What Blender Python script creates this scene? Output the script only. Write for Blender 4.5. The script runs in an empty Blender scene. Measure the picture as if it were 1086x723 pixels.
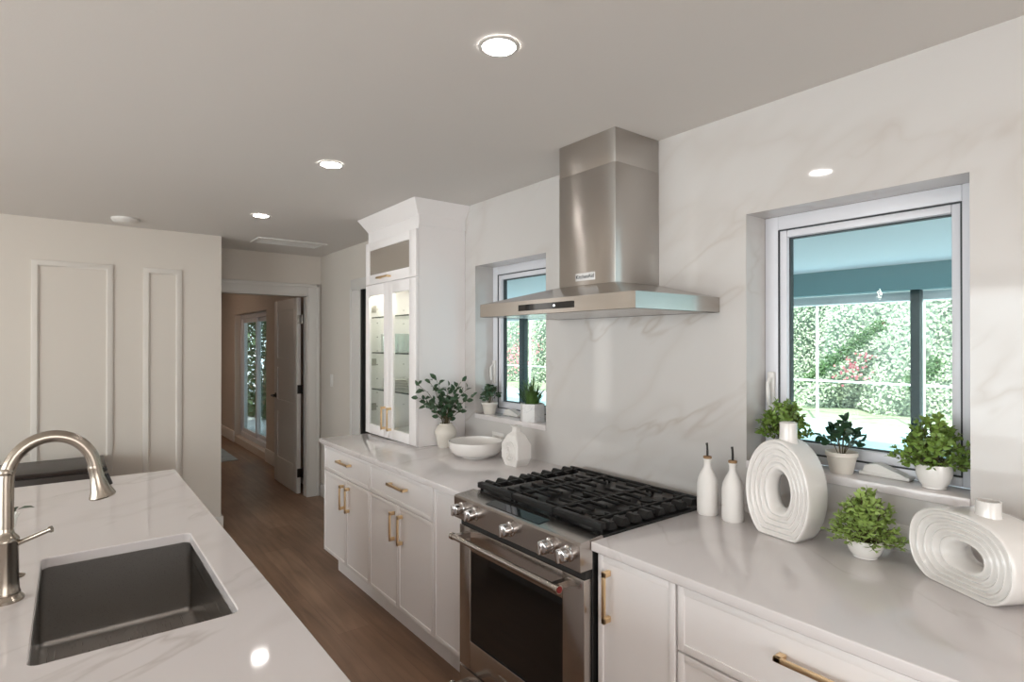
import bpy, bmesh, math, random
from mathutils import Vector, Matrix
S = bpy.context.scene
COL = S.collection
PI = math.pi

# ------------------------------------------------------------------ camera
cam_d = bpy.data.cameras.new('camera'); cam = bpy.data.objects.new('camera', cam_d); COL.objects.link(cam)
cam_d.sensor_width = 36; cam_d.lens = 36 * 608.85 / 1086; cam_d.clip_start = 0.03; cam_d.clip_end = 200
yw, pt = math.radians(37.565), math.radians(0.22)
cam.location = (0, -2.037, 1.5553)
cam.rotation_euler = Vector((-math.cos(yw) * math.cos(pt), math.sin(yw) * math.cos(pt), math.sin(pt))).to_track_quat('-Z', 'Y').to_euler()
S.camera = cam
# ------------------------------------------------------------------ light and exposure
S.cycles.transparent_max_bounces = 40
S.view_settings.view_transform = 'Standard'; S.view_settings.look = 'None'
S.view_settings.exposure = 0.04; S.view_settings.gamma = 1.0; S.view_settings.use_curve_mapping = False
SKY = 3.0; SUN = 9.0; FILL = 138; DOWN = 72; WARM = 50
world = bpy.data.worlds.new('world'); S.world = world; world.use_nodes = True
wn = world.node_tree.nodes['Background']; wn.inputs[0].default_value = (0.86, 0.94, 1.0, 1); wn.inputs[1].default_value = SKY
sd = bpy.data.lights.new('sun', 'SUN'); sd.energy = SUN; sd.angle = 0.01; sd.color = (1, 0.95, 0.85)
so = bpy.data.objects.new('sun', sd); COL.objects.link(so)
so.rotation_euler = Vector((-0.35, 0.62, -0.75)).to_track_quat('-Z', 'Y').to_euler()
def area(name, loc, d, sx, sy, power, color=(1, 1, 1)):
    l = bpy.data.lights.new(name, 'AREA'); l.shape = 'RECTANGLE'; l.size = sx; l.size_y = sy; l.energy = power; l.color = color
    o = bpy.data.objects.new(name, l); COL.objects.link(o); o.location = loc
    o.rotation_euler = Vector(d).to_track_quat('-Z', 'Y').to_euler(); return o
area('fill_sliding_doors', (-1.0, -6.43, 1.15), (0, 1, 0), 5.4, 2.1, FILL, (1.0, 0.975, 0.96))  # area lamp in place of daylight through unseen glass doors
area('fill_side', (2.93, -2.6, 1.3), (-1, 0, 0), 2.6, 1.7, FILL * 0.42, (1.0, 0.98, 0.97))  # added fill lamp in front of a solid wall
area('streak_lamp', (-5.17, -3.42, 1.3), (1, 0, 0), 0.30, 2.0, 4, (1, 0.97, 0.93))  # added lamp, shaped to mirror as a streak in the hood chimney

# ------------------------------------------------------------------ materials
def mat(name, color, rough=0.5, metal=0.0, spec=0.5, coat=0.0, aniso=0.0, emit=None, estr=0, bump=0, bscale=200, var=0, vscale=8, trans=0, sss=0):
    m = bpy.data.materials.new(name); m.use_nodes = True
    nt = m.node_tree; b = nt.nodes['Principled BSDF']
    b.inputs['Base Color'].default_value = (*color, 1); b.inputs['Roughness'].default_value = rough
    b.inputs['Metallic'].default_value = metal; b.inputs['Specular IOR Level'].default_value = spec
    b.inputs['Coat Weight'].default_value = coat; b.inputs['Coat Roughness'].default_value = 0.05
    b.inputs['Anisotropic'].default_value = aniso
    if emit: b.inputs['Emission Color'].default_value = (*emit, 1); b.inputs['Emission Strength'].default_value = estr
    tc = nt.nodes.new('ShaderNodeTexCoord')
    if var:
        n = nt.nodes.new('ShaderNodeTexNoise'); n.inputs['Scale'].default_value = vscale; n.inputs['Detail'].default_value = 4
        nt.links.new(tc.outputs['Object'], n.inputs['Vector'])
        mx = nt.nodes.new('ShaderNodeMix'); mx.data_type = 'RGBA'
        mx.inputs[6].default_value = (*[c * (1 - var) for c in color], 1); mx.inputs[7].default_value = (*[min(1, c * (1 + var)) for c in color], 1)
        nt.links.new(n.outputs['Fac'], mx.inputs[0]); nt.links.new(mx.outputs[2], b.inputs['Base Color'])
    if bump:
        n = nt.nodes.new('ShaderNodeTexNoise'); n.inputs['Scale'].default_value = bscale; n.inputs['Detail'].default_value = 3
        nt.links.new(tc.outputs['Object'], n.inputs['Vector'])
        bp = nt.nodes.new('ShaderNodeBump'); bp.inputs['Strength'].default_value = bump; bp.inputs['Distance'].default_value = 0.002
        nt.links.new(n.outputs['Fac'], bp.inputs['Height']); nt.links.new(bp.outputs[0], b.inputs['Normal'])
    return m
def brushed(name, color, rough, axis, amount=0.08):
    m = mat(name, color, rough, 1.0); nt = m.node_tree; b = nt.nodes['Principled BSDF']
    tc = nt.nodes.new('ShaderNodeTexCoord'); mp = nt.nodes.new('ShaderNodeMapping')
    sc = [400, 400, 400]; sc[axis] = 3; mp.inputs['Scale'].default_value = sc
    n = nt.nodes.new('ShaderNodeTexNoise'); n.inputs['Scale'].default_value = 1; n.inputs['Detail'].default_value = 2
    nt.links.new(tc.outputs['Object'], mp.inputs[0]); nt.links.new(mp.outputs[0], n.inputs['Vector'])
    mr = nt.nodes.new('ShaderNodeMapRange'); mr.inputs['To Min'].default_value = rough - amount; mr.inputs['To Max'].default_value = rough + amount
    nt.links.new(n.outputs['Fac'], mr.inputs[0]); nt.links.new(mr.outputs[0], b.inputs['Roughness'])
    return m
def marble(name, base, vein, rough, scale=0.9, amt=0.55, off=(0, 0, 0), rot=(0, 0.6, 0), st=(0.55, 1, 1.5)):
    m = mat(name, base, rough, spec=0.5); nt = m.node_tree; b = nt.nodes['Principled BSDF']; L = nt.links.new
    tc = nt.nodes.new('ShaderNodeTexCoord'); mp = nt.nodes.new('ShaderNodeMapping')
    m0 = nt.nodes.new('ShaderNodeMapping'); m0.inputs['Rotation'].default_value = rot; L(tc.outputs['Object'], m0.inputs[0])
    mp.inputs['Scale'].default_value = [scale * k_ for k_ in st]; mp.inputs['Location'].default_value = off
    L(m0.outputs[0], mp.inputs[0])
    def vein_mask(sc, det, width, dist):
        n = nt.nodes.new('ShaderNodeTexNoise'); n.inputs['Scale'].default_value = sc; n.inputs['Detail'].default_value = det
        n.inputs['Roughness'].default_value = 0.5; n.inputs['Distortion'].default_value = dist; L(mp.outputs[0], n.inputs['Vector'])
        s = nt.nodes.new('ShaderNodeMath'); s.operation = 'SUBTRACT'; s.inputs[1].default_value = 0.5; L(n.outputs['Fac'], s.inputs[0])
        a = nt.nodes.new('ShaderNodeMath'); a.operation = 'ABSOLUTE'; L(s.outputs[0], a.inputs[0])
        r = nt.nodes.new('ShaderNodeMapRange'); r.inputs['From Min'].default_value = 0; r.inputs['From Max'].default_value = width
        r.inputs['To Min'].default_value = 1; r.inputs['To Max'].default_value = 0; L(a.outputs[0], r.inputs[0])
        p = nt.nodes.new('ShaderNodeMath'); p.operation = 'POWER'; p.inputs[1].default_value = 1.6; L(r.outputs[0], p.inputs[0]); return p
    v1 = vein_mask(1.1, 5, 0.012, 0.3); v2 = vein_mask(1.5, 3, 0.05, 0.2)
    k = nt.nodes.new('ShaderNodeTexNoise'); k.inputs['Scale'].default_value = 2.1; k.inputs['Detail'].default_value = 2; L(mp.outputs[0], k.inputs['Vector'])
    kr = nt.nodes.new('ShaderNodeMapRange'); kr.inputs['From Min'].default_value = 0.42; kr.inputs['From Max'].default_value = 0.62; L(k.outputs['Fac'], kr.inputs[0])
    m1 = nt.nodes.new('ShaderNodeMath'); m1.operation = 'MULTIPLY'; L(v1.outputs[0], m1.inputs[0]); L(kr.outputs[0], m1.inputs[1])
    m2 = nt.nodes.new('ShaderNodeMath'); m2.operation = 'MULTIPLY_ADD'; m2.inputs[1].default_value = 0.30; L(v2.outputs[0], m2.inputs[0]); L(m1.outputs[0], m2.inputs[2])
    m3 = nt.nodes.new('ShaderNodeMath'); m3.operation = 'MULTIPLY'; m3.inputs[1].default_value = amt; m3.use_clamp = True; L(m2.outputs[0], m3.inputs[0])
    mx = nt.nodes.new('ShaderNodeMix'); mx.data_type = 'RGBA'; mx.inputs[6].default_value = (*base, 1); mx.inputs[7].default_value = (*vein, 1)
    L(m3.outputs[0], mx.inputs[0]); L(mx.outputs[2], b.inputs['Base Color'])
    return m
def planks(name):
    m = mat(name, (0.15, 0.09, 0.06), 0.38); nt = m.node_tree; b = nt.nodes['Principled BSDF']; L = nt.links.new
    tc = nt.nodes.new('ShaderNodeTexCoord')
    br = nt.nodes.new('ShaderNodeTexBrick'); br.offset = 0.37; br.squash = 1
    br.inputs['Color1'].default_value = (0.235, 0.138, 0.088, 1); br.inputs['Color2'].default_value = (0.300, 0.188, 0.122, 1); br.inputs['Mortar'].default_value = (0.17, 0.10, 0.07, 1)
    br.inputs['Scale'].default_value = 1; br.inputs['Mortar Size'].default_value = 0.0012; br.inputs['Mortar Smooth'].default_value = 0.3
    br.inputs['Brick Width'].default_value = 1.5; br.inputs['Row Height'].default_value = 0.18
    L(tc.outputs['Object'], br.inputs['Vector'])
    mp = nt.nodes.new('ShaderNodeMapping'); mp.inputs['Scale'].default_value = (1.2, 14, 1); L(tc.outputs['Object'], mp.inputs[0])
    n = nt.nodes.new('ShaderNodeTexNoise'); n.inputs['Scale'].default_value = 2.0; n.inputs['Detail'].default_value = 6; n.inputs['Distortion'].default_value = 0.6; L(mp.outputs[0], n.inputs['Vector'])
    n2 = nt.nodes.new('ShaderNodeTexNoise'); n2.inputs['Scale'].default_value = 1.6; n2.inputs['Detail'].default_value = 2; L(tc.outputs['Object'], n2.inputs['Vector'])
    ad = nt.nodes.new('ShaderNodeMath'); ad.operation = 'ADD'; L(n.outputs['Fac'], ad.inputs[0]); L(n2.outputs['Fac'], ad.inputs[1])
    r = nt.nodes.new('ShaderNodeMapRange'); r.inputs['From Min'].default_value = 0.6; r.inputs['From Max'].default_value = 1.4; r.inputs['To Min'].default_value = 0.62; r.inputs['To Max'].default_value = 1.38; L(ad.outputs[0], r.inputs[0])
    mx = nt.nodes.new('ShaderNodeVectorMath'); mx.operation = 'SCALE'; L(br.outputs['Color'], mx.inputs[0]); L(r.outputs[0], mx.inputs['Scale'])
    L(mx.outputs[0], b.inputs['Base Color']); return m
def glass(name, tint, gloss=1.0, rough=0.0):
    m = bpy.data.materials.new(name); m.use_nodes = True; nt = m.node_tree; nt.nodes.clear(); L = nt.links.new
    o = nt.nodes.new('ShaderNodeOutputMaterial'); t = nt.nodes.new('ShaderNodeBsdfTransparent'); t.inputs[0].default_value = (*tint, 1)
    g = nt.nodes.new('ShaderNodeBsdfGlossy'); g.inputs['Roughness'].default_value = rough
    f = nt.nodes.new('ShaderNodeLayerWeight'); f.inputs[0].default_value = 0.5
    q = nt.nodes.new('ShaderNodeMath'); q.operation = 'POWER'; q.inputs[1].default_value = 5; L(f.outputs['Facing'], q.inputs[0])
    k = nt.nodes.new('ShaderNodeMath'); k.operation = 'MULTIPLY_ADD'; k.inputs[1].default_value = 0.9; k.inputs[2].default_value = 0.02 * gloss; L(q.outputs[0], k.inputs[0])
    x = nt.nodes.new('ShaderNodeMixShader'); L(k.outputs[0], x.inputs[0]); L(t.outputs[0], x.inputs[1]); L(g.outputs[0], x.inputs[2]); L(x.outputs[0], o.inputs[0])
    return m
M = {}
M['ceiling'] = mat('ceiling_paint', (0.72, 0.695, 0.665), 0.9, bump=0.15, bscale=120)
M['wall'] = mat('wall_paint', (0.66, 0.61, 0.55), 0.7, bump=0.1, bscale=150)
M['trim'] = mat('trim_paint', (0.68, 0.66, 0.63), 0.45)
M['marble'] = marble('marble_wall', (0.59, 0.565, 0.545), (0.38, 0.31, 0.25), 0.055, 0.8, 0.50)
M['quartz'] = marble('quartz_top', (0.73, 0.69, 0.685), (0.42, 0.37, 0.34), 0.055, 1.0, 0.42, (3.1, 1.7, 0.4), (0, 0, 0.9), (0.6, 1.5, 1))
M['floor'] = planks('oak_planks')
M['cab'] = mat('cabinet_paint', (0.86, 0.83, 0.825), 0.36, bump=0.03, bscale=60)
M['cabin'] = mat('cabinet_inside', (0.72, 0.70, 0.62), 0.5)
M['brass'] = mat('brushed_brass', (0.86, 0.64, 0.38), 0.34, 1.0)
M['steel_v'] = mat('stainless_hood', (0.50, 0.47, 0.44), 0.30, 1.0, aniso=0.9)
M['steel_v'].node_tree.nodes['Principled BSDF'].inputs['Anisotropic Rotation'].default_value = 0.25
_nt = M['steel_v'].node_tree; _t = _nt.nodes.new('ShaderNodeTangent'); _t.direction_type = 'RADIAL'; _t.axis = 'Z'; _nt.links.new(_t.outputs[0], _nt.nodes['Principled BSDF'].inputs['Tangent'])
M['steel_x'] = brushed('stainless_brushed', (0.48, 0.45, 0.42), 0.22, 0, 0.05)
M['steel_r'] = brushed('stainless_range', (0.50, 0.46, 0.43), 0.24, 0, 0.06)
M['sink'] = brushed('stainless_sink', (0.40, 0.385, 0.37), 0.30, 0, 0.08)
M['nickel'] = mat('brushed_nickel', (0.38, 0.335, 0.285), 0.24, 1.0)
M['chrome'] = mat('chrome', (0.75, 0.75, 0.76), 0.07, 1.0)
M['badge'] = mat('badge_silver', (0.72, 0.72, 0.72), 0.35, 0.3)
M['black'] = mat('black_enamel', (0.008, 0.008, 0.008), 0.30)
M['burner'] = mat('burner_metal', (0.16, 0.15, 0.14), 0.4, 0.8)
M['iron'] = mat('cast_iron', (0.010, 0.010, 0.010), 0.45, spec=0.3)
M['blackglass'] = mat('black_glass', (0.008, 0.008, 0.008), 0.05)
M['rubber'] = mat('black_rubber', (0.02, 0.02, 0.02), 0.6)
M['red'] = mat('red_badge', (0.20, 0.012, 0.012), 0.3)
M['vinyl'] = mat('white_vinyl', (0.72, 0.72, 0.76), 0.35)
M['gasket'] = mat('dark_gasket', (0.03, 0.035, 0.04), 0.5)
M['pane'] = glass('window_glass', (0.90, 0.97, 0.97), 0.4)
M['clear'] = glass('clear_glass', (0.97, 0.985, 0.975), 1.2)
M['tumbler'] = glass('tumbler_glass', (0.955, 0.97, 0.965), 3.0)
M['shelf'] = glass('shelf_glass', (0.94, 0.97, 0.95), 1.0)
M['shelfedge'] = mat('glass_edge', (0.02, 0.05, 0.045), 0.15)
M['frost'] = mat('frosted_glass', (0.30, 0.26, 0.22), 0.25)
M['ceramic'] = mat('white_ceramic', (0.80, 0.77, 0.74), 0.16, coat=0.4)
M['matte'] = mat('matte_ceramic', (0.78, 0.75, 0.72), 0.55)
M['stone'] = mat('stoneware', (0.74, 0.69, 0.62), 0.5, var=0.05, vscale=30)
M['hexmarble'] = marble('planter_marble', (0.74, 0.73, 0.72), (0.35, 0.36, 0.38), 0.35, 9, 0.6)
M['cork'] = mat('cork', (0.30, 0.18, 0.09), 0.8)
M['soil'] = mat('soil', (0.03, 0.022, 0.015), 0.95)
M['leaf_bright'] = mat('leaf_bright', (0.27, 0.38, 0.09), 0.45, var=0.35, vscale=25)
M['leaf_mid'] = mat('leaf_mid', (0.17, 0.27, 0.05), 0.45, var=0.4, vscale=25)
M['leaf_dark'] = mat('leaf_dark', (0.018, 0.055, 0.022), 0.4, var=0.4, vscale=25)
M['leaf_deep'] = mat('leaf_deep', (0.035, 0.08, 0.035), 0.4, var=0.4, vscale=25)
M['blade'] = mat('grass_blade', (0.07, 0.14, 0.03), 0.4, var=0.4, vscale=25)
M['stem'] = mat('stem', (0.09, 0.07, 0.03), 0.7)
M['darkwood'] = mat('dark_wood', (0.032, 0.024, 0.020), 0.35, var=0.3, vscale=6)
M['darkmetal'] = mat('dark_metal', (0.03, 0.027, 0.025), 0.35, 0.8)
M['hinge'] = mat('satin_hinge', (0.45, 0.43, 0.40), 0.35, 1.0)
M['plastic'] = mat('white_plastic', (0.74, 0.72, 0.69), 0.4)
M['lamp'] = mat('lit_lens', (1, 1, 1), 0.5, emit=(1, 0.96, 0.92), estr=DOWN)
M['bulb'] = mat('lit_bulb', (1, 1, 1), 0.5, emit=(1, 0.93, 0.8), estr=60)
M['strip'] = mat('lit_strip', (1, 1, 1), 0.5, emit=(1, 0.95, 0.80), estr=22)
M['hoodlens'] = mat('lit_hood_lens', (1, 1, 1), 0.5, emit=(1, 0.96, 0.88), estr=3)
M['led'] = mat('lit_led', (1, 1, 1), 0.5, emit=(1, 1, 1), estr=2)
M['warm'] = mat('lit_warm', (1, 1, 1), 0.5, emit=(1, 0.74, 0.56), estr=WARM)
M['rug'] = mat('rug', (0.36, 0.39, 0.40), 0.95, var=0.3, vscale=6)
M['lanai'] = mat('lanai_paint', (0.84, 0.87, 0.88), 0.8)
M['lanaibeam'] = mat('lanai_beam_paint', (0.26, 0.40, 0.41), 0.6)
M['bronze'] = mat('dark_post_paint', (0.012, 0.03, 0.03), 0.5)
M['white_al'] = mat('white_aluminium', (0.8, 0.8, 0.8), 0.4)
M['paver'] = mat('pale_paver', (0.62, 0.65, 0.68), 0.8, var=0.1, vscale=3)
M['grass'] = mat('lawn', (0.34, 0.40, 0.26), 0.9, var=0.4, vscale=5)
M['water'] = mat('pool_water', (0.50, 0.74, 0.82), 0.25)
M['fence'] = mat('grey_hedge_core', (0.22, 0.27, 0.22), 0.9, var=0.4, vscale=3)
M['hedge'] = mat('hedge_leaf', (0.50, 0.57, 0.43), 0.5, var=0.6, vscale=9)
M['leafage'] = mat('garden_leaf', (0.05, 0.11, 0.03), 0.5, var=0.4, vscale=9)
M['pink'] = mat('pink_flower', (0.80, 0.22, 0.28), 0.6)
M['soffit'] = mat('pantry_dark', (0.01, 0.01, 0.01), 0.8)  # near-black: pantry recess coloured as if unlit; also on the dark door

# ------------------------------------------------------------------ mesh helpers
class MB:
    def __init__(s): s.bm = bmesh.new()
    def merge(s, b):
        me = bpy.data.meshes.new('t'); b.to_mesh(me); b.free(); s.bm.from_mesh(me); bpy.data.meshes.remove(me); return s
    def box(s, x0, x1, y0, y1, z0, z1, bv=0.0, seg=2):
        b = bmesh.new(); bmesh.ops.create_cube(b, size=1)
        for v in b.verts: v.co = Vector(((x0 + x1) / 2 + v.co.x * (x1 - x0), (y0 + y1) / 2 + v.co.y * (y1 - y0), (z0 + z1) / 2 + v.co.z * (z1 - z0)))
        if bv: bmesh.ops.bevel(b, geom=b.edges[:], offset=bv, segments=seg, affect='EDGES', profile=0.5)
        return s.merge(b)
    def loft(s, rings, close=True, caps=True):
        bm = s.bm; R = [[bm.verts.new(p) for p in r] for r in rings]; n = len(rings[0])
        for a, b in zip(R, R[1:]):
            for i in range(n if close else n - 1):
                j = (i + 1) % n
                try: bm.faces.new((a[i], a[j], b[j], b[i]))
                except ValueError: pass
        if caps:
            for r in (R[0][::-1], R[-1]):
                try: bm.faces.new(r)
                except ValueError: pass
        return s
    def tube(s, pts, r, seg=12, caps=True):
        pts = [Vector(p) for p in pts]; n = len(pts); rs = r if isinstance(r, (list, tuple)) else [r] * n
        rings = []; t0 = None; u = None
        for i, p in enumerate(pts):
            t = ((pts[min(i + 1, n - 1)] - p).normalized() + (p - pts[max(i - 1, 0)]).normalized())
            t = t.normalized() if t.length > 1e-6 else Vector((0, 0, 1))
            if u is None:
                u = t.orthogonal().normalized()
            else:
                u = (u - t * u.dot(t)); u = u.normalized() if u.length > 1e-6 else t.orthogonal().normalized()
            w = t.cross(u)
            rings.append([p + (u * math.cos(2 * PI * k / seg) + w * math.sin(2 * PI * k / seg)) * rs[i] for k in range(seg)])
        return s.loft(rings, True, caps)
    def cyl(s, p0, p1, r, seg=20, r2=None): return s.tube([p0, p1], [r, r if r2 is None else r2], seg)
    def lathe(s, prof, c, seg=32, caps=True):
        return s.loft([[(c[0] + r * math.cos(2 * PI * k / seg), c[1] + r * math.sin(2 * PI * k / seg), c[2] + z) for k in range(seg)] for r, z in prof], True, caps)
    def prism(s, poly, axis, a, b):
        f = {'x': lambda p, t: (t, p[0], p[1]), 'y': lambda p, t: (p[0], t, p[1]), 'z': lambda p, t: (p[0], p[1], t)}[axis]
        return s.loft([[f(p, a) for p in poly], [f(p, b) for p in poly]], True, True)
    def poly(s, pts):
        try: s.bm.faces.new([s.bm.verts.new(p) for p in pts])
        except ValueError: pass
        return s
    def leaf(s, p, d, n, L, W, curl=0.15):
        p, d, n = Vector(p), Vector(d).normalized(), Vector(n)
        n = (n - d * n.dot(d)); n = n.normalized() if n.length > 1e-5 else d.orthogonal().normalized()
        w = d.cross(n)
        q = [p, p + d * L * .35 + w * W * .5 + n * W * .18, p + d * L * .72 + w * W * .38 + n * (W * .12 - L * curl * .4), p + d * L - n * L * curl,
             p + d * L * .72 - w * W * .38 + n * (W * .12 - L * curl * .4), p + d * L * .35 - w * W * .5 + n * W * .18, p + d * L * .36, p + d * L * .72 - n * L * curl * .4]
        v = [s.bm.verts.new(c) for c in q]
        for f in ((0, 1, 6), (1, 2, 7, 6), (2, 3, 7), (3, 4, 7), (4, 5, 6, 7), (5, 0, 6)): s.bm.faces.new([v[i] for i in f])
        return s
    def build(s, name, m, parent=None, local=False, fixn=True, sharp=38):
        bm = s.bm
        if fixn: bmesh.ops.recalc_face_normals(bm, faces=bm.faces[:])
        for f in bm.faces: f.smooth = True
        for e in bm.edges:
            if len(e.link_faces) == 2 and e.calc_face_angle(0) > math.radians(sharp): e.smooth = False
        if parent is not None and not local:
            w = origin(parent)
            for v in bm.verts: v.co -= w
        me = bpy.data.meshes.new(name); bm.to_mesh(me); bm.free(); me.materials.append(m)
        o = bpy.data.objects.new(name, me); COL.objects.link(o)
        if parent is not None: o.parent = parent
        return o
def origin(o):
    w = Vector(o.location)
    while o.parent: o = o.parent; w += Vector(o.location)
    return w
def tag(o, label, cat, group=None, kind=None):
    o['label'] = label; o['category'] = cat
    if group: o['group'] = group
    if kind: o['kind'] = kind
    return o
def thing(name, label, cat, loc=(0, 0, 0), group=None, rz=0):
    o = bpy.data.objects.new(name, None); COL.objects.link(o); o.location = loc; o.rotation_euler = (0, 0, rz); o.empty_display_size = 0.05
    return tag(o, label, cat, group)
def structure(name, mb, m, label=None):
    o = mb.build(name, m) if mb else bpy.data.objects.new(name, None)
    if not mb: COL.objects.link(o)
    o['kind'] = 'structure'
    if label: o['label'] = label
    return o
def copy_tree(o, parent=None):
    c = o.copy(); COL.objects.link(c); c.parent = parent
    for ch in list(o.children): copy_tree(ch, c)
    return c

# ------------------------------------------------------------------ room shell
H = 2.44; T = 0.20
structure('floor', MB().box(-11.7, 3.1, -6.6, T, -0.1, 0), M['floor'])
structure('ceiling', MB().box(-11.7, 3.1, -6.6, T, H, H + 0.12), M['ceiling'])
W1 = (-3.03, -2.348); W2 = (-1.187, -0.502); ZS, ZH = 1.112, 2.045
wb = MB()
XM = -3.9
for x0, x1 in ((XM, W1[0]), (W1[1], W2[0]), (W2[1], 3.0)): wb.box(x0, x1, 0, T, 0, H)
for x0, x1 in (W1, W2): wb.box(x0, x1, 0, T, 0, ZS - 0.03); wb.box(x0, x1, 0, T, ZH, H)
structure('wall_back', wb, M['marble'], 'polished pale marble slab wall with faint tan veins')
wh = MB(); PX0, PX1 = -4.835, -4.0      # doorway hidden behind the tall cabinet
wh.box(-5.97, PX0, 0, T, 0, H); wh.box(PX1, XM, 0, T, 0, H); wh.box(PX0, PX1, 0, T, 2.04, H)
structure('wall_hall_side', wh, M['wall'])
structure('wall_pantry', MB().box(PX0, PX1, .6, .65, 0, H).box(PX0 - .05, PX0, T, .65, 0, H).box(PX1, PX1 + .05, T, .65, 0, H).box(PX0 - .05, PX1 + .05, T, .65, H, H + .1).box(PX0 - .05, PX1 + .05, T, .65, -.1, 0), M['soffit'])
structure('trim_1', MB().box(-5.05, -4.835, -0.014, 0, 0, 2.03, .003).box(-5.05, -5.02, -0.022, 0, 0, 2.04, .003).box(-4.86, PX0 + .010, -0.018, T, 0, 2.03, .003)
          .box(-5.05, -3.93, -0.014, 0, 2.03, 2.13, .003), M['trim'], 'white casing round the doorway beside the tall cabinet')
structure('door_2', MB().box(-4.822, -4.782, -.012, .58, .01, 2.03, .002), M['soffit'], 'dark edge of an open door beside the tall cabinet')
# block behind the panelled wall
structure('wall_left', MB().box(-5.97, -5.23, -6.5, -1.048, 0, H), M['wall'], 'off white wall with raised picture-frame mouldings')
def moulding(name, x, y0, y1, z0, z1, w=0.042):
    b = MB(); prof = [(0, .0), (0, .012), (.005, .015), (.034, .015), (.038, .010), (w, .008), (w, 0)]
    b.loft([[(x + d, y0 + e, z0 + e), (x + d, y1 - e, z0 + e), (x + d, y1 - e, z1 - e), (x + d, y0 + e, z1 - e)] for e, d in prof], True, False)
    return structure(name, b, M['relief'])
M['relief'] = mat('relief_paint', (0.68, 0.64, 0.59), 0.5)
moulding('trim_2', -5.23, -2.256, -1.785, 0.30, 2.141)['label'] = 'wide picture-frame moulding on the left wall'
moulding('trim_3', -5.23, -1.594, -1.334, 0.30, 2.135)['label'] = 'narrow picture-frame moulding nearest the hall corner'
structure('baseboard_left', MB().box(-5.23, -5.214, -6.4, -1.048, 0, 0.13, .003).box(-5.97, -5.214, -1.048, -1.032, 0, 0.13, .003), M['trim'])
# hall end wall with the bedroom door
wd = MB(); DY0, DY1, DZ = -0.955, -0.130, 2.04
wd.box(-5.97, -5.87, DY1, 0, 0, H); wd.box(-5.97, -5.87, DY0, DY1, DZ, H); wd.box(-5.97, -5.87, -1.048, DY0, 0, H)
structure('wall_hall', wd, M['wall'])
cs = MB()
cs.box(-5.87, -5.852, DY1, DY1 + .105, 0, DZ + .105, .003).box(-5.87, -5.843, DY1 + .082, DY1 + .112, 0, DZ + .112, .004)
cs.box(-5.87, -5.852, DY0 - .09, DY1, DZ, DZ + .105, .003).box(-5.87, -5.843, DY0 - .09, DY1 + .105, DZ + .082, DZ + .112, .004)
cs.box(-5.87, -5.852, DY0 - .09, DY0, 0, DZ, .003)
cs.box(-5.975, -5.86, DY1 - .012, DY1, 0, DZ, .002).box(-5.975, -5.86, DY0, DY0 + .012, 0, DZ, .002).box(-5.975, -5.86, DY0, DY1, DZ - .012, DZ, .002)
structure('trim_4', cs, M['trim'], 'white stepped casing round the open hall door')
structure('baseboard_hall', MB().box(-5.85, -5.055, -0.016, 0, 0, 0.13, .003), M['trim'])
# far room
FX0, FX1, FZ0, FZ1 = -9.84, -8.00, 0.10, 2.0
fr = MB(); fy = 0.016
fr.box(-11.6, FX0, fy, T, 0, H); fr.box(FX1, -5.97, fy, T, 0, H); fr.box(FX0, FX1, fy, T, 0, FZ0); fr.box(FX0, FX1, fy, T, FZ1, H)
M['peach'] = mat('far_room_paint', (0.60, 0.53, 0.47), 0.8)
structure('wall_far_room', fr, M['peach'])
structure('wall_far_end', MB().box(-11.7, -11.6, -6.5, T, 0, H), M['peach'])
structure('wall_front', MB().box(-11.7, -4.0, -6.6, -6.5, 0, H).box(2.0, 3.0, -6.6, -6.5, 0, H).box(-4.0, 2.0, -6.6, -6.5, 2.2, H).box(-4.0, 2.0, -6.6, -6.5, 0, .04), M['wall'])
structure('wall_right', MB().box(3.0, 3.1, -6.6, T, 0, H), M['wall'])
structure('baseboard_far_room', MB().box(-11.6, FX0 - 0.0, fy - .018, fy, 0, 0.17, .003).box(FX1 + .0, -6.0, fy - .018, fy, 0, 0.17, .003), M['trim'])

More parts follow.
